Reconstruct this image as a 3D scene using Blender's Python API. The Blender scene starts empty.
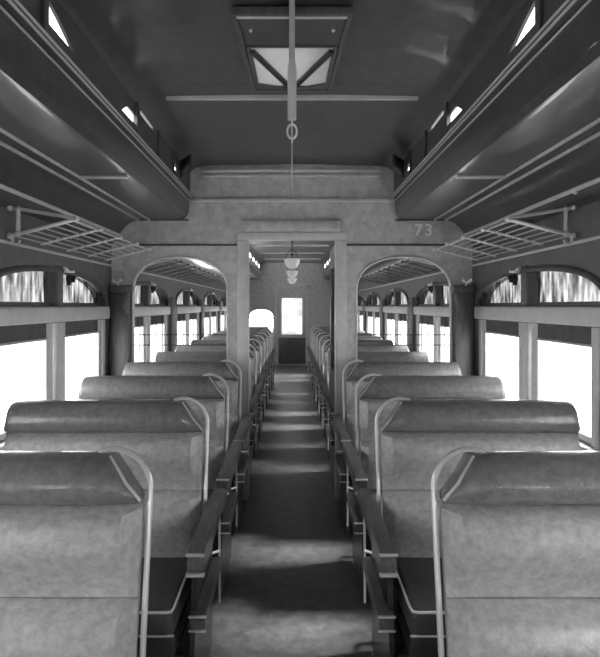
import bpy, bmesh, math, random
from mathutils import Vector, Matrix
random.seed(7)
S = bpy.context.scene
COL = S.collection
F = 553.0; HC = 1.5
X_WALL = 1.40; Y0 = -4.1; YB = 4.29; BT = .06; YE = 14.0
BAYS = [-2.94, -.86, 1.22, 3.31, 5.39, 7.48, 9.57, 11.66]

# ---------------------------------------------------------------- materials
def mat(name, col, rough=.5, metal=0., var=0., scale=8., stretch=(1,1,1), bump=0., bscale=60., coat=0., detail=4., spec=.5):
    m = bpy.data.materials.new(name); m.use_nodes = True
    nt = m.node_tree; b = nt.nodes['Principled BSDF']
    c = (col,)*3 if not isinstance(col, tuple) else col
    b.inputs['Base Color'].default_value = (*c, 1)
    b.inputs['Roughness'].default_value = rough
    b.inputs['Metallic'].default_value = metal
    b.inputs['Coat Weight'].default_value = coat
    b.inputs['Specular IOR Level'].default_value = spec
    tc = nt.nodes.new('ShaderNodeTexCoord')
    if var:
        mp = nt.nodes.new('ShaderNodeMapping'); mp.inputs['Scale'].default_value = stretch
        n = nt.nodes.new('ShaderNodeTexNoise'); n.inputs['Scale'].default_value = scale; n.inputs['Detail'].default_value = detail
        n.inputs['Roughness'].default_value = .65
        r = nt.nodes.new('ShaderNodeMapRange'); r.inputs['From Min'].default_value = .3; r.inputs['From Max'].default_value = .7
        r.inputs['To Min'].default_value = 1-var; r.inputs['To Max'].default_value = 1+var
        mx = nt.nodes.new('ShaderNodeVectorMath'); mx.operation = 'SCALE'; mx.inputs[0].default_value = c
        nt.links.new(tc.outputs['Object'], mp.inputs['Vector']); nt.links.new(mp.outputs[0], n.inputs['Vector'])
        nt.links.new(n.outputs['Fac'], r.inputs['Value']); nt.links.new(r.outputs[0], mx.inputs['Scale'])
        nt.links.new(mx.outputs[0], b.inputs['Base Color'])
    if bump:
        n2 = nt.nodes.new('ShaderNodeTexNoise'); n2.inputs['Scale'].default_value = bscale; n2.inputs['Detail'].default_value = 3
        bp = nt.nodes.new('ShaderNodeBump'); bp.inputs['Strength'].default_value = bump; bp.inputs['Distance'].default_value = .01
        nt.links.new(tc.outputs['Object'], n2.inputs['Vector']); nt.links.new(n2.outputs['Fac'], bp.inputs['Height'])
        nt.links.new(bp.outputs[0], b.inputs['Normal'])
    return m
def glass_mat(name, tint=.95, streak=0., gloss=.06):
    m = bpy.data.materials.new(name); m.use_nodes = True; nt = m.node_tree
    nt.nodes.clear()
    out = nt.nodes.new('ShaderNodeOutputMaterial'); t = nt.nodes.new('ShaderNodeBsdfTransparent')
    g = nt.nodes.new('ShaderNodeBsdfGlossy'); g.inputs['Roughness'].default_value = .05
    mx = nt.nodes.new('ShaderNodeMixShader'); mx.inputs[0].default_value = gloss
    t.inputs[0].default_value = (tint,)*3+(1,)
    if streak:
        tc = nt.nodes.new('ShaderNodeTexCoord'); mp = nt.nodes.new('ShaderNodeMapping'); mp.inputs['Scale'].default_value = (1,14,3)
        n = nt.nodes.new('ShaderNodeTexNoise'); n.inputs['Scale'].default_value = 2.2; n.inputs['Detail'].default_value = 5
        r = nt.nodes.new('ShaderNodeMapRange'); r.inputs['From Min'].default_value = .32; r.inputs['From Max'].default_value = .68
        r.inputs['To Min'].default_value = tint*(1-streak); r.inputs['To Max'].default_value = tint
        cb = nt.nodes.new('ShaderNodeCombineColor')
        nt.links.new(tc.outputs['Object'], mp.inputs[0]); nt.links.new(mp.outputs[0], n.inputs['Vector']); nt.links.new(n.outputs['Fac'], r.inputs['Value'])
        for k in range(3): nt.links.new(r.outputs[0], cb.inputs[k])
        nt.links.new(cb.outputs[0], t.inputs[0])
    nt.links.new(t.outputs[0], mx.inputs[1]); nt.links.new(g.outputs[0], mx.inputs[2]); nt.links.new(mx.outputs[0], out.inputs[0])
    return m
M = dict(
 seat=mat('seat_plush', .56, .5, var=.26, scale=38, bump=.2, bscale=110, detail=10),
 roll=mat('headroll_leather', .21, .28, var=.26, scale=38, bump=.16, bscale=110, detail=10, coat=.3),
 rim=mat('nickel_rim', .88, .35, metal=.5),
 steel=mat('polished_steel', .88, .3, metal=.3),
 dark=mat('dark_mahogany', .035, .33, var=.3, scale=6, stretch=(6,1,1), coat=.2),
 iron=mat('black_iron', .02, .45),
 floor=mat('dark_linoleum', .12, .34, var=.45, scale=16, bump=.12, bscale=40, detail=10, spec=.8),
 wood=mat('varnished_panel', .54, .34, var=.24, scale=16, detail=10),
 woodl=mat('light_moulding', .62, .4, var=.1, scale=12),
 wall=mat('side_panel_wood', .13, .42, var=.2, scale=9, detail=8),
 pil=mat('pilaster_wood', .09, .42, var=.3, scale=10, stretch=(3,3,.6)),
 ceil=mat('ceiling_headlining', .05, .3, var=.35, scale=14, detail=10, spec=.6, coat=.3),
 gilt=mat('gilt_line', .6, .35, metal=.3),
 fascia=mat('fascia_wood', .07, .4, var=.2, scale=10, detail=8),
 blind=mat('pleated_blind', .10, .8, var=.2, scale=14),
 drape=mat('dark_tassel', .025, .9),
 white=mat('enamel_white', .95, .35),
 lampglass=mat('opal_glass', .85, .2),
 cord=mat('plaited_cord', .35, .8),
 glass=glass_mat('window_glass'), streak=glass_mat('opalescent_glass', .42, .85), door_glass=glass_mat('etched_door_glass', .45, .4),
)

def frosted(name, col, k):
    m = mat(name, col, .5, var=.12, scale=10); nt = m.node_tree; b = nt.nodes['Principled BSDF']
    t = nt.nodes.new('ShaderNodeBsdfTranslucent'); t.inputs[0].default_value = (col,)*3+(1,); mx = nt.nodes.new('ShaderNodeMixShader'); mx.inputs[0].default_value = k
    o = nt.nodes['Material Output']
    nt.links.new(b.outputs[0], mx.inputs[1]); nt.links.new(t.outputs[0], mx.inputs[2]); nt.links.new(mx.outputs[0], o.inputs[0]); return m
M['hatchglass'] = frosted('frosted_hatch_glass', .45, .34)
# ---------------------------------------------------------------- mesh builder
class MB:
    def __init__(s): s.bm = bmesh.new()
    def box(s, a, b, bev=0.):
        g = bmesh.ops.create_cube(s.bm, size=1)['verts']
        c = [(a[i]+b[i])/2 for i in range(3)]; d = [max(1e-5, abs(b[i]-a[i])) for i in range(3)]
        for v in g: v.co = Vector((c[0]+v.co.x*d[0], c[1]+v.co.y*d[1], c[2]+v.co.z*d[2]))
        if bev:
            es = list({e for v in g for e in v.link_edges})
            bmesh.ops.bevel(s.bm, geom=es, offset=min(bev, min(d)*.49), segments=3, profile=.5, affect='EDGES')
        return s
    def loft(s, rings, closed=True, cap=True):
        vs = [[s.bm.verts.new(p) for p in r] for r in rings]; n = len(rings[0])
        for a, b in zip(vs, vs[1:]):
            for i in range(n if closed else n-1):
                j = (i+1) % n
                s.bm.faces.new((a[i], a[j], b[j], b[i]))
        if cap and closed:
            s.bm.faces.new(vs[0][::-1]); s.bm.faces.new(vs[-1])
        return s
    def tube(s, pts, r, n=8, loop=False):
        pts = [Vector(p) for p in pts]; rings = []; N = len(pts)
        up = None
        for i, p in enumerate(pts):
            if loop: t = (pts[(i+1) % N]-pts[i-1])
            else: t = (pts[min(i+1, N-1)]-pts[max(i-1, 0)])
            t.normalize()
            if up is None: up = Vector((0, 0, 1)) if abs(t.z) < .9 else Vector((1, 0, 0))
            a = t.cross(up)
            if a.length < 1e-4: a = t.orthogonal()
            a.normalize(); b = a.cross(t).normalized(); up = b
            rr = r[i] if isinstance(r, (list, tuple)) else r
            rings.append([p+(a*math.cos(q)+b*math.sin(q))*rr for q in [2*math.pi*k/n for k in range(n)]])
        if loop: rings.append(rings[0]); s.loft(rings, cap=False); bmesh.ops.remove_doubles(s.bm, verts=s.bm.verts, dist=1e-6)
        else: s.loft(rings)
        return s
    def ball(s, c, r, sc=(1, 1, 1)):
        g = bmesh.ops.create_uvsphere(s.bm, u_segments=12, v_segments=8, radius=r)['verts']
        for v in g: v.co = Vector((c[0]+v.co.x*sc[0], c[1]+v.co.y*sc[1], c[2]+v.co.z*sc[2]))
        return s
    def lathe(s, prof, c=(0, 0, 0), n=20):
        rings = [[(c[0]+r*math.cos(2*math.pi*k/n), c[1]+r*math.sin(2*math.pi*k/n), c[2]+z) for k in range(n)] for r, z in prof]
        return s.loft(rings)
    def plate(s, outer, holes, to3, t):
        """2-D outline with holes, thickness t; to3(a,b,w)->xyz"""
        edges = []
        loops = [outer]+list(holes)
        for lp in loops:
            vs = [s.bm.verts.new(to3(a, b, 0)) for a, b in lp]
            for i in range(len(vs)): edges.append(s.bm.edges.new((vs[i], vs[(i+1) % len(vs)])))
        r = bmesh.ops.triangle_fill(s.bm, use_beauty=True, use_dissolve=False, edges=edges)
        fs = [f for f in r['geom'] if isinstance(f, bmesh.types.BMFace)]
        ex = bmesh.ops.extrude_face_region(s.bm, geom=fs)
        dv = Vector(to3(0, 0, t))-Vector(to3(0, 0, 0))
        bmesh.ops.translate(s.bm, vec=dv, verts=[v for v in ex['geom'] if isinstance(v, bmesh.types.BMVert)])
        return s
    def build(s, name, m, parent=None, loc=None, smooth=35, mirror=False):
        if mirror:
            for v in s.bm.verts: v.co.x = -v.co.x
        bmesh.ops.recalc_face_normals(s.bm, faces=s.bm.faces)
        me = bpy.data.meshes.new(name); s.bm.to_mesh(me); s.bm.free()
        me.materials.append(m if not isinstance(m, str) else M[m])
        if smooth:
            me.polygons.foreach_set('use_smooth', [True]*len(me.polygons)); me.set_sharp_from_angle(angle=math.radians(smooth))
        o = bpy.data.objects.new(name, me); COL.objects.link(o)
        if parent: o.parent = parent
        if loc: o.location = loc
        return o
def empty(name, loc=(0, 0, 0)):
    o = bpy.data.objects.new(name, None); o.empty_display_size = .1; COL.objects.link(o); o.location = loc; return o
def tag(o, label=None, cat=None, group=None, kind=None):
    if label: o['label'] = label
    if cat: o['category'] = cat
    if group: o['group'] = group
    if kind: o['kind'] = kind
    return o
def struct(o): o['kind'] = 'structure'; return o
def copy_tree(o, parent=None):
    c = o.copy(); COL.objects.link(c); c.parent = parent
    for ch in o.children: copy_tree(ch, c)
    return c

# ---------------------------------------------------------------- outlines
SIDE = [(1.40, 1.98), (1.365, 2.0), (1.345, 2.035), (1.335, 2.06), (1.30, 2.11), (1.25, 2.15), (1.18, 2.17), (.87, 2.17),
        (.835, 2.178), (.812, 2.20), (.80, 2.24), (.795, 2.325), (.775, 2.333), (.772, 2.352), (.79, 2.358)]
TOP = [(.79, 2.53), (.775, 2.555), (.74, 2.575), (.68, 2.588), (0, 2.60)]
DECKX = .79
def arch_pts(c, hw, zb, zs, rise, n=20, p=2.3):
    pts = [(c-hw, zb), (c+hw, zb)]
    for k in range(n+1):
        a = math.pi*k/n; ca, sa = math.cos(a), math.sin(a)
        pts.append((c+hw*math.copysign(abs(ca)**(2/p), ca), zs+rise*abs(sa)**(2/p)))
    return pts

# ---------------------------------------------------------------- floor
fl = MB().box((-1.5, Y0, -.06), (1.5, YE+.1, 0)).build('floor', 'floor'); struct(fl)

# ---------------------------------------------------------------- side walls
AHW = .86
def wall(side):
    name = 'wall_left' if side < 0 else 'wall_right'
    holes = []
    for c in BAYS:
        holes.append([(c-AHW, .84), (c+AHW, .84), (c+AHW, 1.40), (c-AHW, 1.40)])
        holes.append(arch_pts(c, AHW, 1.50, 1.515, .20))
    w = MB().plate([(Y0, 0), (YE+.08, 0), (YE+.08, 2.02), (Y0, 2.02)], holes, lambda a, b, t: (side*(X_WALL+t), a, b), .10).build(name, 'wall', smooth=20)
    struct(w)
    # wainscot mouldings, window sill
    MB().box((side*1.40, Y0, .80), (side*1.36, YE, .84), .008).build('sill_moulding', 'woodl', w)
    MB().box((side*1.405, Y0, 1.805), (side*1.392, YE, 1.820), .004).build('cornice_moulding', 'woodl', w)
    for c in [(a+b)/2 for a, b in zip(BAYS, BAYS[1:])]:
        if abs(c-YB) < .3: continue
        MB().box((side*1.41, c-.12, .84), (side*1.375, c+.12, 1.60), .008).build('pilaster', 'pil', w)
    return w
walls = {s: wall(s) for s in (-1, 1)}

def window(side, c, n):
    root = empty('window_%d' % n, (side*X_WALL, c, .84)); struct(root)
    def L(x, y, z): return (side*x, y, z-.84)
    b = MB()                                         # belt rail in front of the solid strip
    b.box(L(-.03, -AHW, 1.405), L(.004, AHW, 1.495), .012); b.build('belt_rail', 'woodl', root)
    b = MB()
    for s in (-1, 1):
        b.box(L(.005, s*(AHW-.15), .84), L(.05, s*AHW, 1.40), .006); b.box(L(-.008, s*(AHW-.10), .84), L(.03, s*(AHW-.06), 1.40), .004)
        b.box(L(.01, s*.045, .84), L(.06, s*.135, 1.40), .006)
        b.box(L(.02, s*.135, .84), L(.05, s*(AHW-.15), .875), .004)
    b.box(L(-.006, -.03, .84), L(.05, .03, 1.40), .006)
    b.build('lower_frame', 'woodl', root)
    b = MB()
    b.box(L(-.015, -.045, 1.50), L(.07, .045, 1.742), .012)
    b.box(L(.03, -AHW, 1.50), L(.06, AHW, 1.522), .004)
    b.build('centre_post', 'pil', root)
    # arched head moulding, made thick and dark to stand for the reveal's shadow
    a = arch_pts(0, AHW, 1.50, 1.515, .20)[2:]
    MB().tube([(side*-.004, y, z-.84) for y, z in a], .018, 8).build('arch_shade_moulding', 'pil', root)
    for s in (-1, 1):
        y0, y1 = (-AHW+.15, -.135) if s < 0 else (.135, AHW-.15)
        MB().box(L(.034, y0, .84), L(.038, y1, 1.40)).build('pane', 'glass', root)
        MB().box(L(.012, y0-.02, 1.31), L(.018, y1+.02, 1.40)).build('blind', 'blind', root)
        MB().tube([L(.012, y0-.02, 1.31), L(.012, y1+.02, 1.31)], .008, 6).build('blind_rod', 'wood', root)
    MB().plate(arch_pts(0, AHW-.002, 1.50, 1.515, .198), [], lambda p, q, t: (side*(.045+t), p, q-.84), .004).build('arched_pane', 'streak', root)
    # white bracket flare on the post head and small dark tassels
    MB().loft([[(side*(-.02), y-.008, z-.84), (side*(-.02), y+.008, z-.84), (side*(-.05), y+.008, z-.84), (side*(-.05), y-.008, z-.84)] for y, z in ((.04, 1.70), (.05, 1.715))]).build('bracket_stem', 'white', root)
    MB().tube([L(-.03, .02, 1.728), L(-.034, .09, 1.71), L(-.03, .16, 1.716)], [.012, .007, .01], 8).build('bracket', 'white', root)
    b = MB()
    for y, z, h in ((.16, 1.70, .07), (.22, 1.70, .05), (.72, 1.60, .07), (.78, 1.56, .06)):
        b.tube([L(.0, y, z), L(.0, y, z-h*.3), L(.0, y, z-h)], [.008, .02, .012], 7)
    b.build('tassel_fringe', 'drape', root)
    if c > YB:                                       # slim bars across the farther windows
        b = MB()
        for k in (-.58, -.33, .33, .58): b.tube([L(.0, k, .84), L(.0, k, 1.40)], .006, 6)
        b.build('window_bars', 'pil', root)
n = 1
for c in BAYS:
    for s in (-1, 1):
        window(s, c, n); n += 1

# ---------------------------------------------------------------- ceiling
def prof_strip(b, prof, y0, y1, off=.03):
    """closed shell following prof"""
    out = []
    for i, p in enumerate(prof):
        q0 = Vector(prof[max(0, i-1)]); q1 = Vector(prof[min(len(prof)-1, i+1)]); t = (q1-q0).normalized(); nrm = Vector((t.y, -t.x))
        if nrm.y < 0 and abs(nrm.y) > .3: nrm = -nrm
        out.append(p)
    return out
b = MB()
full = [(-x, z) for x, z in SIDE]; 
for s in (-1, 1):
    ring = [(s*x, z) for x, z in SIDE]+[(s*.83, 2.358), (s*.83, 2.24), (s*.90, 2.21), (s*1.22, 2.21), (s*1.32, 2.17), (s*1.40, 2.06)]
    b.loft([[(x, y, z) for x, z in ring] for y in (Y0, YE)])
ring = [(-x, z) for x, z in TOP]+[(x, z) for x, z in TOP[::-1][1:]]+[(.83, 2.53), (.80, 2.60), (.70, 2.64), (0, 2.66), (-.70, 2.64), (-.80, 2.60), (-.83, 2.53)]
HY0, HY1, HX = 2.28, 2.72, .175
for ya, yb in ((Y0, HY0), (HY1, YE)): b.loft([[(x, y, z) for x, z in ring] for y in (ya, yb)])
for s in (-1, 1):
    rg = [(s*x, z) for x, z in TOP[:-1]]+[(s*HX, 2.598), (s*HX, 2.655), (s*.70, 2.64), (s*.80, 2.60), (s*.83, 2.53)]
    b.loft([[(x, y, z) for x, z in rg] for y in (HY0, HY1)])
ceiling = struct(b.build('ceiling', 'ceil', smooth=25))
# fascia of the clerestory, darker varnished wood with gilt lines
for s in (-1, 1):
    b = MB()
    for x, z, r in ((.792, 2.312, .004), (.772, 2.333, .005), (.770, 2.352, .005)): b.tube([(s*x, Y0, z), (s*x, YE, z)], r, 6)
    b.build('cornice_lines', 'gilt', ceiling)
    b = MB()
    for x, z in ((1.10, 2.168), (1.185, 2.166)): b.box((s*(x-.006), Y0, z-.010), (s*(x+.006), YE, z+.004), .003)
    b.build('panel_beading', 'gilt' if False else 'wood', ceiling)
    b = MB().tube([(s*1.338, Y0, 2.05), (s*1.338, YE, 2.05)], .012, 8); b.build('cove_beading', 'woodl', ceiling)
YR = [-.1, 1.35, 2.85]+[YB+1.4*k for k in range(1, 7)]
for y in YR:
    b = MB()
    b.box((-.655, y+.018, 2.570), (.655, y+.032, 2.600), .004)
    b.build('ceiling_rib', 'woodl', ceiling)
    for s in (-1, 1):
        MB().box((s*.845, y-.010, 2.156), (s*1.095, y+.010, 2.172), .006).build('ceiling_rib', 'woodl', ceiling)

# clerestory walls with their openings
def rect(y0, y1, z0, z1): return [(y0, z0), (y1, z0), (y1, z1), (y0, z1)]
DW = [[(1.80, 2.418), (2.02, 2.418), (1.88, 2.472), (1.80, 2.495)],
      [(2.57, 2.412), (2.79, 2.416), (2.785, 2.462), (2.66, 2.462)],
      [(2.88, 2.500), (3.18, 2.497), (3.16, 2.518), (2.88, 2.522)],
      [(3.70, 2.42), (3.84, 2.42), (3.80, 2.445), (3.70, 2.50)],
      rect(-.6, .2, 2.416, 2.505)]
for k in range(10):
    y = 4.75+.92*k
    if y+.5 < YE: DW.append(rect(y, y+.52, 2.415, 2.51))
for s in (-1, 1):
    w = MB().plate([(Y0, 2.35), (YE, 2.35), (YE, 2.54), (Y0, 2.54)], DW, lambda a, b_, t: (s*(DECKX+t), a, b_), .012).build('clerestory_wall', 'fascia', ceiling, smooth=20)
    for q in DW:
        MB().plate(q, [], lambda a, b_, t: (s*(DECKX+.006+t), a, b_), .003).build('clerestory_pane', 'glass', w)
    b = MB()
    for y in (1.75, 2.80, 3.25, 3.66): b.box((s*.778, y-.012, 2.36), (s*.79, y+.012, 2.53), .003)
    b.build('clerestory_post', 'fascia', w)
    # small sash standing open inward by the last opening
    MB().loft([[(s*.78, 3.86, 2.39), (s*.775, 3.90, 2.44), (s*.78, 3.92, 2.52), (s*.785, 3.88, 2.52)], [(s*.70, 3.80, 2.45), (s*.695, 3.82, 2.50), (s*.70, 3.84, 2.555), (s*.71, 3.83, 2.55)]]).build('clerestory_sash', 'iron', w)

# ---------------------------------------------------------------- cross partition
def section():
    TOPW = [(x, z+.02) for x, z in TOP[:-1]]
    pts = [(-1.40, 0), (-.345, 0), (-.345, 2.01), (.345, 2.01), (.345, 0), (1.40, 0)]+SIDE+TOPW
    left = [(-x, z) for x, z in (SIDE+TOPW)][::-1]
    return pts+left
sec = section()
OPC, OHW = .868, .368
def opening(s): return arch_pts(s*OPC, OHW, 1.04, 1.62, .26, p=2.25)
part = MB().plate(sec, [opening(-1), opening(1)], lambda a, b_, t: (a, YB+t, b_), BT).build('wall_front', 'wood', smooth=20)
struct(part)
tr = MB()
for s in (-1, 1):
    tr.box((s*.345, YB-.018, 0), (s*.425, YB+.0, 2.009), .006)
    tr.box((s*.335, YB-.02, 0), (s*.352, YB+BT+.01, 2.02), .004)
tr.box((-.425, YB-.018, 2.01), (.425, YB, 2.07), .006)
tr.build('door_casing', 'woodl', part)
MB().box((-.38, YB-.03, 2.075), (.38, YB, 2.165), .01).box((-.35, YB-.036, 2.092), (.35, YB-.028, 2.148), .004).build('header_board', 'wood', part)
b = MB()
b.box((-.81, YB-.022, 2.305), (.81, YB, 2.332), .006); b.box((-.70, YB-.02, 2.50), (.70, YB, 2.518), .004); b.box((-.70, YB-.028, 2.535), (.70, YB, 2.56), .006)
b.build('upper_moulding', 'woodl', part)
for s in (-1, 1):
    b = MB(); b.box((s*.42, YB-.012, 1.965), (s*1.22, YB, 1.98), .004); b.build('frieze_line', 'pil', part)
    b = MB(); b.box((s*.80, YB-.02, 2.160), (s*1.18, YB, 2.172), .004); b.build('cornice_line', 'pil', part)
    MB().tube([(x, YB-.004, z) for x, z in opening(s)], .010, 6, loop=True).build('opening_bead', 'woodl', part)
    b = MB()
    for z in (1.275, 1.195): b.tube([(s*(OPC-OHW), YB+.03, z), (s*(OPC+OHW), YB+.03, z)], .0045, 6)
    b.build('guard_rod', 'pil', part)
    # engaged pilaster where the partition meets the side wall
    b = MB(); b.box((s*1.245, YB-.07, .0), (s*1.40, YB, 1.60), .012); b.box((s*1.225, YB-.085, 1.60), (s*1.40, YB, 1.66), .012)
    b.tube([(s*1.25, YB-.075, 1.60), (s*1.27, YB-.09, 1.50), (s*1.26, YB-.075, 1.44)], [.02, .028, .012], 8)
    b.build('pilaster', 'pil', part)
    MB().tube([(s*1.29, YB-.10, 1.70), (s*1.325, YB-.10, 1.675), (s*1.36, YB-.10, 1.70)], [.014, .008, .014], 8).tube([(s*1.325, YB-.10, 1.68), (s*1.325, YB-.07, 1.65)], .008, 6).build('white_bracket', 'white', part)
# open door leaf behind the partition, seen nearly edge-on
d1 = empty('door_1', (.345, YB+BT+.005, 0)); struct(d1)
MB().plate([(0, .01), (.66, .01), (.66, 2.0), (0, 2.0)], [[(.10, .95), (.56, .95), (.56, 1.82), (.10, 1.82)]], lambda a, b_, t: (.0+t, a, b_), .035).build('leaf', 'pil', d1)
MB().box((.015, .10, .95), (.02, .56, 1.82)).build('pane', 'glass', d1)
MB().tube([(-.001, .60, .95), (-.03, .60, .95), (-.03, .54, .95)], .008, 6).ball((-.03, .53, .95), .014).build('door_handle', 'steel', d1)

# painted car number
cu = bpy.data.curves.new('car_number', 'FONT'); cu.body = '73'; cu.size = .125; cu.extrude = .003; cu.align_x = 'CENTER'; cu.align_y = 'CENTER'; cu.space_character = 1.25; cu.offset = .003
tmp = bpy.data.objects.new('tmp', cu); COL.objects.link(tmp); bpy.context.view_layer.update()
me = bpy.data.meshes.new_from_object(tmp.evaluated_get(bpy.context.evaluated_depsgraph_get())); bpy.data.objects.remove(tmp)
me.materials.clear(); me.materials.append(M['white'])
num = bpy.data.objects.new('car_number', me); COL.objects.link(num); num.rotation_euler = (math.pi/2, 0, 0); num.location = (1.02, YB-.004, 2.085)
tag(num, 'white numerals 73 painted high on the partition right of the doorway', 'number')

# ---------------------------------------------------------------- far end
fw = MB().plate([p for p in sec if abs(p[0]) != .345], [[(-.26, .78), (.26, .78), (.26, 1.70), (-.26, 1.70)], arch_pts(-.78, .30, .84, 1.22, .19)],
    lambda a, b_, t: (a, YE+t, b_), .06).build('wall_back', 'wood', smooth=20); struct(fw)
b = MB()
for s in (-1, 1): b.box((s*.36, YE-.03, 0), (s*.44, YE, 2.05), .01)
b.box((-.44, YE-.03, 1.98), (.44, YE, 2.07), .01)
b.build('door_casing', 'woodl', fw)
b = MB()
b.box((-.30, YE-.02, .74), (.30, YE-.001, .78)).box((-.30, YE-.02, 1.70), (.30, YE-.001, 1.74))
for s in (-1, 1): b.box((s*.26, YE-.02, .74), (s*.30, YE-.001, 1.74))
b.build('sash_frame', 'woodl', fw)
MB().box((-.26, YE+.03, .78), (.26, YE+.034, 1.70)).build('door_pane', 'door_glass', fw)
MB().box((-.34, YE-.015, .03), (.34, YE-.002, .70), .004).build('kick_panel', 'pil', fw)
for s in (-1,):
    MB().plate(arch_pts(s*.78, .30, .84, 1.22, .19), [], lambda a, b_, t: (a, YE+.03+t, b_), .004).build('arched_pane', 'glass', fw)
    MB().box((s*.78-.30, YE-.01, 1.20), (s*.78+.30, YE+.02, 1.225)).build('sash_bar', 'pil', fw)

rw = MB().plate([p for p in sec if abs(p[0]) != .345], [arch_pts(0, .30, .9, 1.6, .2)], lambda a, b_, t: (a, Y0-t, b_), .06).build('wall_rear', 'wood', smooth=20); struct(rw)
MB().plate(arch_pts(0, .30, .9, 1.6, .2), [], lambda a, b_, t: (a, Y0-.03-t, b_), .004).build('arched_pane', 'glass', rw)

# ---------------------------------------------------------------- seats
W = .885; LEAN = .20
def lean(z): return -(1.09-z)*LEAN
def pad(b, u0, u1, v0, v1, t, bulge, peak=.45, nx=24, ny=14, vshift=0.):
    """puffed panel in the leaning back plane, both faces upholstered"""
    def fr(a, e): return max(0., 1-abs(2*a-1)**e)**.5
    for sgn in (-1, 1):
        grid = []
        for j in range(ny+1):
            vv = j/ny; w = vv**(math.log(.5)/math.log(peak)) if 0 < vv < 1 else vv
            row = []
            for i in range(nx+1):
                uu = i/nx
                h = t*.45+(t*.55+bulge)*fr(uu, 7)*fr(w, 2.05)
                z = v0+(v1-v0)*vv; u = u0+(u1-u0)*uu
                row.append(b.bm.verts.new((-u, lean(z)+sgn*h, z)))
            grid.append(row)
        for j in range(ny):
            for i in range(nx): b.bm.faces.new((grid[j][i], grid[j][i+1], grid[j+1][i+1], grid[j+1][i]))
        if sgn < 0: g0 = grid
    border = lambda g: g[0][:-1]+[r[-1] for r in g[:-1]]+g[-1][:0:-1]+[r[0] for r in g[:0:-1]]
    A, B = border(g0), border(grid)
    for i in range(len(A)):
        j = (i+1) % len(A); b.bm.faces.new((A[i], A[j], B[j], B[i]))
    return b
def make_seat(mir):
    """seat whose aisle edge is the local x=0 and that runs to local -x (mirrored for the right-hand side)"""
    bl = dict(mirror=mir)
    root = empty('coach_seat')
    pad(MB(), .018, W-.018, .722, .962, .030, .105, peak=.76).build('back_cushion', 'seat', root, **bl)
    pad(MB(), .018, W-.018, .42, .718, .035, .075, peak=.78).build('lower_back_cushion', 'seat', root, **bl)
    # head roll with chamfered ends
    rings = []
    st = [.020, .035, .055, .075, .095, .11]+[.11+(W-.175)*k/14 for k in range(1, 15)]+[W-.055, W-.045, W-.035, W-.025, W-.016]
    for u in st:
        e = min(u, (W-u)*2.4)
        top = 1.087 if e >= .11 else .985+(1.087-.985)*max(0, e-.02)/.09
        v0 = .955; hc = (top+v0)/2; hh = (top-v0)/2; dd = .022+.062*(hh/.066)**.8
        if e < .11: dd *= (.55+.45*max(0, e-.02)/.09)
        ring = []
        for k in range(20):
            a = 2*math.pi*k/20; ca, sa = math.cos(a), math.sin(a)
            z = hc+hh*math.copysign(abs(sa)**.85, sa); y = lean(z)-.004+dd*math.copysign(abs(ca)**.9, ca)
            ring.append((-u, y, z))
        rings.append(ring)
    roll = MB().loft(rings).build('head_roll', 'roll', root, smooth=50, **bl)
    b = MB().tube([(-.018, lean(.97)-.035, .970), (-.055, lean(1.02)-.048, 1.015), (-.11, lean(1.08)-.03, 1.083)], .005, 6)
    b.build('piping', 'rim', roll, **bl)
    # bright rim round the back
    pts = [(-.0+.0, .40), (0, .55), (0, .75), (0, .97)]
    for k in range(1, 9):
        a = math.pi/2*k/8; pts.append((.11-.11*math.cos(a), .985+.11*math.sin(a)))
    pts.append((.15, 1.086))
    MB().tube([(-u, lean(v), v) for u, v in pts], .0085, 8).build('back_rim', 'rim', root, **bl)
    # seat cushion and frame
    MB().box((-.035, -.55, .36), (-W+.02, -.12, .465), .03).build('seat_cushion', 'dark' if False else 'seatdark', root, **bl)
    MB().box((-.035, -.535, .29), (-W+.02, -.10, .365), .01).build('seat_frame', 'dark', root, **bl)
    MB().tube([(-.035, -.545, .375), (-W+.02, -.545, .375)], .005, 6).build('front_trim', 'rim', root, **bl)
    MB().tube([(-.040, -.13, .458), (-.040, -.52, .458), (-.045, -.543, .456), (-.06, -.546, .455), (-W+.03, -.546, .455)], .005, 6).build('cushion_piping', 'rim', root, **bl)
    # pedestals
    for u0, u1 in ((.03, .07), (W-.12, W-.08)):
        MB().loft([[(-u0, y0, z), (-u1, y0, z), (-u1, y1, z), (-u0, y1, z)] for y0, y1, z in ((-.50, -.08, 0), (-.50, -.08, .03), (-.40, -.18, .08), (-.37, -.22, .2), (-.48, -.12, .295))]).build('leg', 'iron', root, **bl)
    MB().tube([(-.05, .05, .11), (-W+.10, .05, .11)], .014, 8).tube([(-.05, .05, .11), (-.05, -.12, .16)], .008, 6).tube([(-W+.10, .05, .11), (-W+.10, -.12, .16)], .008, 6).build('foot_rail', 'iron', root, **bl)
    # aisle end: panel, arm, lower rail
    MB().plate([(-.50, .02), (-.02, .02), (-.005, .30), (-.012, .62), (-.40, .58)], [], lambda a, b_, t: (.002+t, a, b_), .018).build('end_panel', 'dark', root, **bl)  # panel drawn down almost to the floor to block light and sharpen aisle bands
    def arm(prof, name, x0, x1, bands, sk=0.):
        o = MB().loft([[(x+sk*y, y, z) for y, z in prof] for x in (x0, x1)])
        bmesh.ops.bevel(o.bm, geom=[e for e in o.bm.edges], offset=.004, segments=2, affect='EDGES')
        o = o.build(name, 'arm', root, **bl)
        for y0, y1, z0, z1 in bands:
            MB().box((x0+sk*.47*-1-.004, y0, z0), (x1-sk*.47+.004, y1, z1), .002).build('metal_band', 'steel', o, **bl)
        return o
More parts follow.
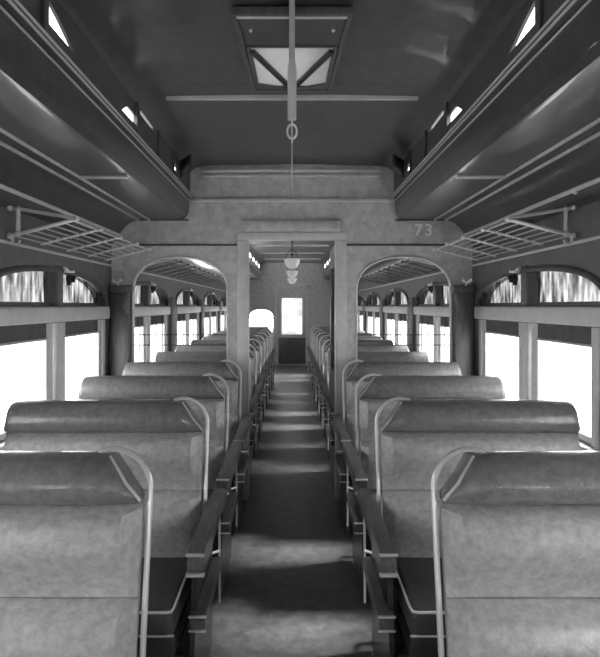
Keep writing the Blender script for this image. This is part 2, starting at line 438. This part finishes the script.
    arm([(.0, .70), (.0, .655), (-.16, .625), (-.32, .590), (-.40, .545), (-.455, .545), (-.475, .575), (-.465, .615), (-.44, .635), (-.22, .668)], 'armrest', .024, .082,
        [(-.475, -.462, .611, .620), (-.475, -.452, .539, .548)], sk=.06)
    arm([(.0, .40), (.0, .355), (-.20, .345), (-.42, .335), (-.455, .345), (-.46, .385), (-.43, .40)], 'lower_rail', .002, .058,
        [(-.465, -.452, .388, .394), (-.463, -.452, .337, .343)])
    MB().tube([(.048, .012, .19), (.048, .012, .69)], .006, 6).tube([(.0, -.03, .42), (.048, .012, .42)], .006, 6).build('arm_strut', 'rim', root, **bl)
    return root
M['seatdark'] = mat('seat_cushion_leather', .07, .4, var=.15, scale=18, detail=8)
M['arm'] = mat('arm_wood', .15, .3, var=.25, scale=9, stretch=(6, 1, 6), coat=.3)
protos = {-1: make_seat(False), 1: make_seat(True)}
NEAR = [1.565, 2.43, 3.28, 4.10]
REAR = [5.02+.86*k for k in range(8)]
side_w = {-1: 'left', 1: 'right'}
near_lab = ['nearest %s-hand seat back, cut off by the bottom and %s edge of the view',
            'seat just behind the nearest %s one, its arm reaching toward the viewer%s',
            'third seat back on the %s, its outer corner showing beside the %s windows',
            'last %s-hand seat before the partition, just under the %s arched opening']
ordn = ['first', 'second', 'third', 'fourth', 'fifth', 'sixth', 'seventh']
nearest = {}
for s in (-1, 1):
    used = False
    for i, d in enumerate(NEAR+REAR):
        o = protos[s] if not used else copy_tree(protos[s]); used = True
        o.location = (s*({0: .395, 1: .368}.get(i, .378)), d, 0)
        if i == 0: nearest[s] = o
        if i < 4: lab = near_lab[i] % (side_w[s], '' if i == 1 else side_w[s])
        elif i < 11: lab = '%s seat past the doorway on the %s of the aisle' % (ordn[i-4], side_w[s])
        else: lab = 'farthest %s-hand seat, closest to the glazed door at the end of the car' % side_w[s]
        tag(o, lab, 'seat', 'coach seats in the near compartment' if i < 4 else 'coach seats beyond the partition')

def drop(o):
    for c in list(o.children): drop(c)
    bpy.data.objects.remove(o)
for o in nearest.values():                        # the foremost seats carry no arm on the aisle side
    for c in list(o.children):
        if c.name.split('.')[0] in ('armrest', 'end_panel', 'lower_rail', 'arm_strut'): drop(c)

# ---------------------------------------------------------------- parcel racks
def rack(side, y0, y1, bar='rim', slat='wood'):
    root = empty('luggage_rack', (side*X_WALL, y0, 1.84))
    P = lambda x, y, z: (side*(x-X_WALL), y-y0, z-1.84)
    ys = []; y = y0
    while y <= y1+.01: ys.append(y); y += .355
    for y in ys:
        b = MB(); b.tube([P(1.395, y, 1.842), P(1.065, y, 1.925)], .006, 6)
        for k in range(9):
            t = (k+.5)/9; b.ball(P(1.395-.33*t, y, 1.842+.083*t), .009)
        b.ball(P(1.06, y, 1.926), .012); b.build('cross_bar', bar, root)
    for k in range(7):
        t = k/6*.95; MB().tube([P(1.38-.315*t, y0, 1.849+.079*t), P(1.38-.315*t, y1, 1.849+.079*t)], .0038 if k < 6 else .007, 6).build('long_bar', slat, root)
    y = y0-.004
    b = MB(); b.tube([P(1.395, y, 1.842), P(1.06, y, 1.926)], .010, 8); b.tube([P(1.395, y, 1.985), P(1.06, y, 1.93)], .009, 8)
    b.tube([P(1.345, y, 1.855), P(1.345, y, 1.975)], [.011, .010], 8)
    for x, z in ((1.345, 1.857), (1.345, 1.975), (1.385, 1.845), (1.385, 1.982), (1.06, 1.927)): b.ball(P(x, y, z), .016)
    b.build('end_bracket', 'bracket', root)
    b = MB(); b.tube([P(1.355+.020*math.cos(a), y, 1.825+.022*math.sin(a)) for a in [math.radians(q) for q in (90, 50, 0, -45, -90, -135, -180)]], .006, 6)
    b.build('hook', 'bracket', root)
    return root
M['bracket'] = mat('bright_bracket', .75, .35, metal=.4)
for s in (-1, 1):
    tag(rack(s, 2.72, 4.15), 'metal bar luggage rack above the near %s-hand windows with a triangular end bracket' % side_w[s], 'luggage rack', 'luggage racks')
    tag(rack(s, 4.95, 8.5, 'wall', 'fascia'), 'luggage rack seen through the %s arched opening, beyond the partition' % side_w[s], 'luggage rack', 'luggage racks')  # same racks as the near ones, their shade put into darker materials
b = MB().tube([(1.402, 2.62, 2.035), (1.35, 2.62, 2.045)], .010, 8).ball((1.345, 2.62, 2.046), .018)
tag(b.build('coat_peg', 'bracket'), 'bright knobbed peg on the right wall above the luggage rack bracket', 'peg')

# ---------------------------------------------------------------- roof hatch
h = empty('roof_hatch', (0, 2.065, 2.57))
b = MB()
b.box((-.222, -.055, -.010), (.222, -.038, .02), .003).box((-.18, .655, -.012), (.18, .68, .024), .004)
for s in (-1, 1): b.loft([[(s*a, y, z) for a, z in ((w, -.012), (w+.016, -.012), (w+.016, .028), (w, .028))] for w, y in ((.204, -.04), (.178, .67))])
b.build('frame', 'pil', h)
MB().box((-.205, -.036, -.012), (.205, -.026, -.006)).build('bright_edge', 'rim', h)
MB().box((-.200, -.036, .0), (.200, .215, .02)).build('vent_panel', 'fascia', h)
for s in (-1, 1): MB().ball((s*.16, .075, -.004), .007).build('knob', 'rim', h)
MB().box((-.185, .205, -.006), (.185, .218, .02)).build('cross_strip', 'pil', h)
MB().plate([(-.172, .22), (.172, .22), (.163, .60), (.08, .635), (-.08, .635), (-.163, .60)], [], lambda a, b_, t: (a, b_, .004+t), .004).build('frosted_pane', 'hatchglass', h)
MB().plate([(-.19, .22), (.19, .22), (.178, .665), (-.178, .665)], [[(-.170, .222), (.170, .222), (.161, .595), (.078, .63), (-.078, .63), (-.161, .595)]], lambda a, b_, t: (a, b_, -.004+t), .03).build('pane_surround', 'pil', h)
for s in (-1, 1): MB().loft([[(s*x, y, z) for x, y, z in ((x0-.010, y0, -.018), (x0+.010, y0+.010, -.018), (x0+.010, y0+.010, -.004), (x0-.010, y0, -.004))] for x0, y0 in ((.165, .23), (.01, .61))]).build('brace', 'iron', h)
tag(h, 'ceiling hatch with a pale frosted pane and two dark diagonal braces', 'hatch')

r = empty('hanger_rod', (0, 1.985, 2.597))
M['rodm'] = mat('painted_rod', .5, .4)
MB().tube([(0, 0, .0), (0, 0, -.255)], .0105, 12).build('upper_rod', 'rodm', r)
M['rodl'] = mat('pale_sleeve', .62, .4)
MB().tube([(0, 0, -.215), (0, 0, -.245), (0, 0, -.26), (0, 0, -.428)], [.0105, .0165, .0168, .0158], 14).build('sleeve', 'rodl', r)
MB().tube([(0, 0, -.425), (0, 0, -.446)], .004, 8).build('stem', 'rodl', r)
MB().tube([(.017*math.cos(a), 0, -.471+.026*math.sin(a)) for a in [2*math.pi*k/20 for k in range(20)]], .0042, 6, loop=True).tube([(0, 0, -.446), (0, 0, -.513)], .003, 6).build('ring', 'bracket', r)
tag(r, 'pale ceiling rod with a ring at its foot, in front of the hatch', 'hanger')
pts = [(0, 1.985+(YB-2.01)*k/12, 2.128+(.215)*k/12-.02*math.sin(math.pi*k/12)) for k in range(13)]
tag(MB().tube(pts, .0035, 6).build('bell_cord', 'cord'), 'thin cord running from the hanging ring back to the partition above the doorway', 'cord')

# ---------------------------------------------------------------- lamps and hatch beyond
labs = ['white bowl ceiling lamp framed in the doorway, the largest of the hanging lamps', 'smaller bowl ceiling lamp behind the largest one, seen through the doorway', 'farthest and smallest bowl ceiling lamp down the far compartment']
for y, lb in zip((6.9, 9.2, 11.6), labs):
    l = empty('pendant_lamp', (0, y, 2.585))
    MB().tube([(0, 0, .0), (0, 0, -.47)], .008, 8).lathe([(.04, .005), (.04, -.01), (.01, -.03)], n=14).build('stem', 'iron', l)
    MB().lathe([(.02, -.625), (.06, -.605), (.095, -.55), (.105, -.50), (.10, -.50), (.09, -.548), (.055, -.595), (.0, -.61)], n=18).build('bowl', 'lampglass', l)
    b = MB()
    for k in range(3):
        a = math.radians(120*k+30); b.tube([(0, 0, -.36), (.06*math.cos(a), .06*math.sin(a), -.42), (.10*math.cos(a), .10*math.sin(a), -.50)], .004, 6)
    b.build('arms', 'iron', l)
    tag(l, lb, 'ceiling lamp', 'hanging bowl lamps')

sl = bpy.data.lights.new('sun', 'SUN'); sl.energy = 3.4; sl.angle = math.radians(14)
so = bpy.data.objects.new('sun', sl); COL.objects.link(so)
so.rotation_euler = Vector((-math.cos(math.radians(38)), -.11, -math.sin(math.radians(38)))).to_track_quat('-Z', 'Y').to_euler()
# ---------------------------------------------------------------- camera, world, render look
cd = bpy.data.cameras.new('camera'); cam = bpy.data.objects.new('camera', cd); COL.objects.link(cam)
cam.location = (0, 0, HC); cam.rotation_euler = (math.pi/2, 0, 0)
cd.sensor_fit = 'HORIZONTAL'; cd.sensor_width = 36; cd.lens = 36*F/600; cd.shift_x = 8/600; cd.shift_y = -22.5/600; cd.clip_start = .05
S.camera = cam
w = bpy.data.worlds.new('world'); S.world = w; w.use_nodes = True
bg = w.node_tree.nodes['Background']; bg.inputs[0].default_value = (1, 1, 1, 1); bg.inputs[1].default_value = 1.6
S.cycles.max_bounces = 10; S.cycles.diffuse_bounces = 6; S.cycles.transparent_max_bounces = 16
S.view_settings.view_transform = 'Standard'; S.view_settings.look = 'None'; S.view_settings.gamma = 1; S.view_settings.exposure = 2.5
S.view_settings.use_curve_mapping = False
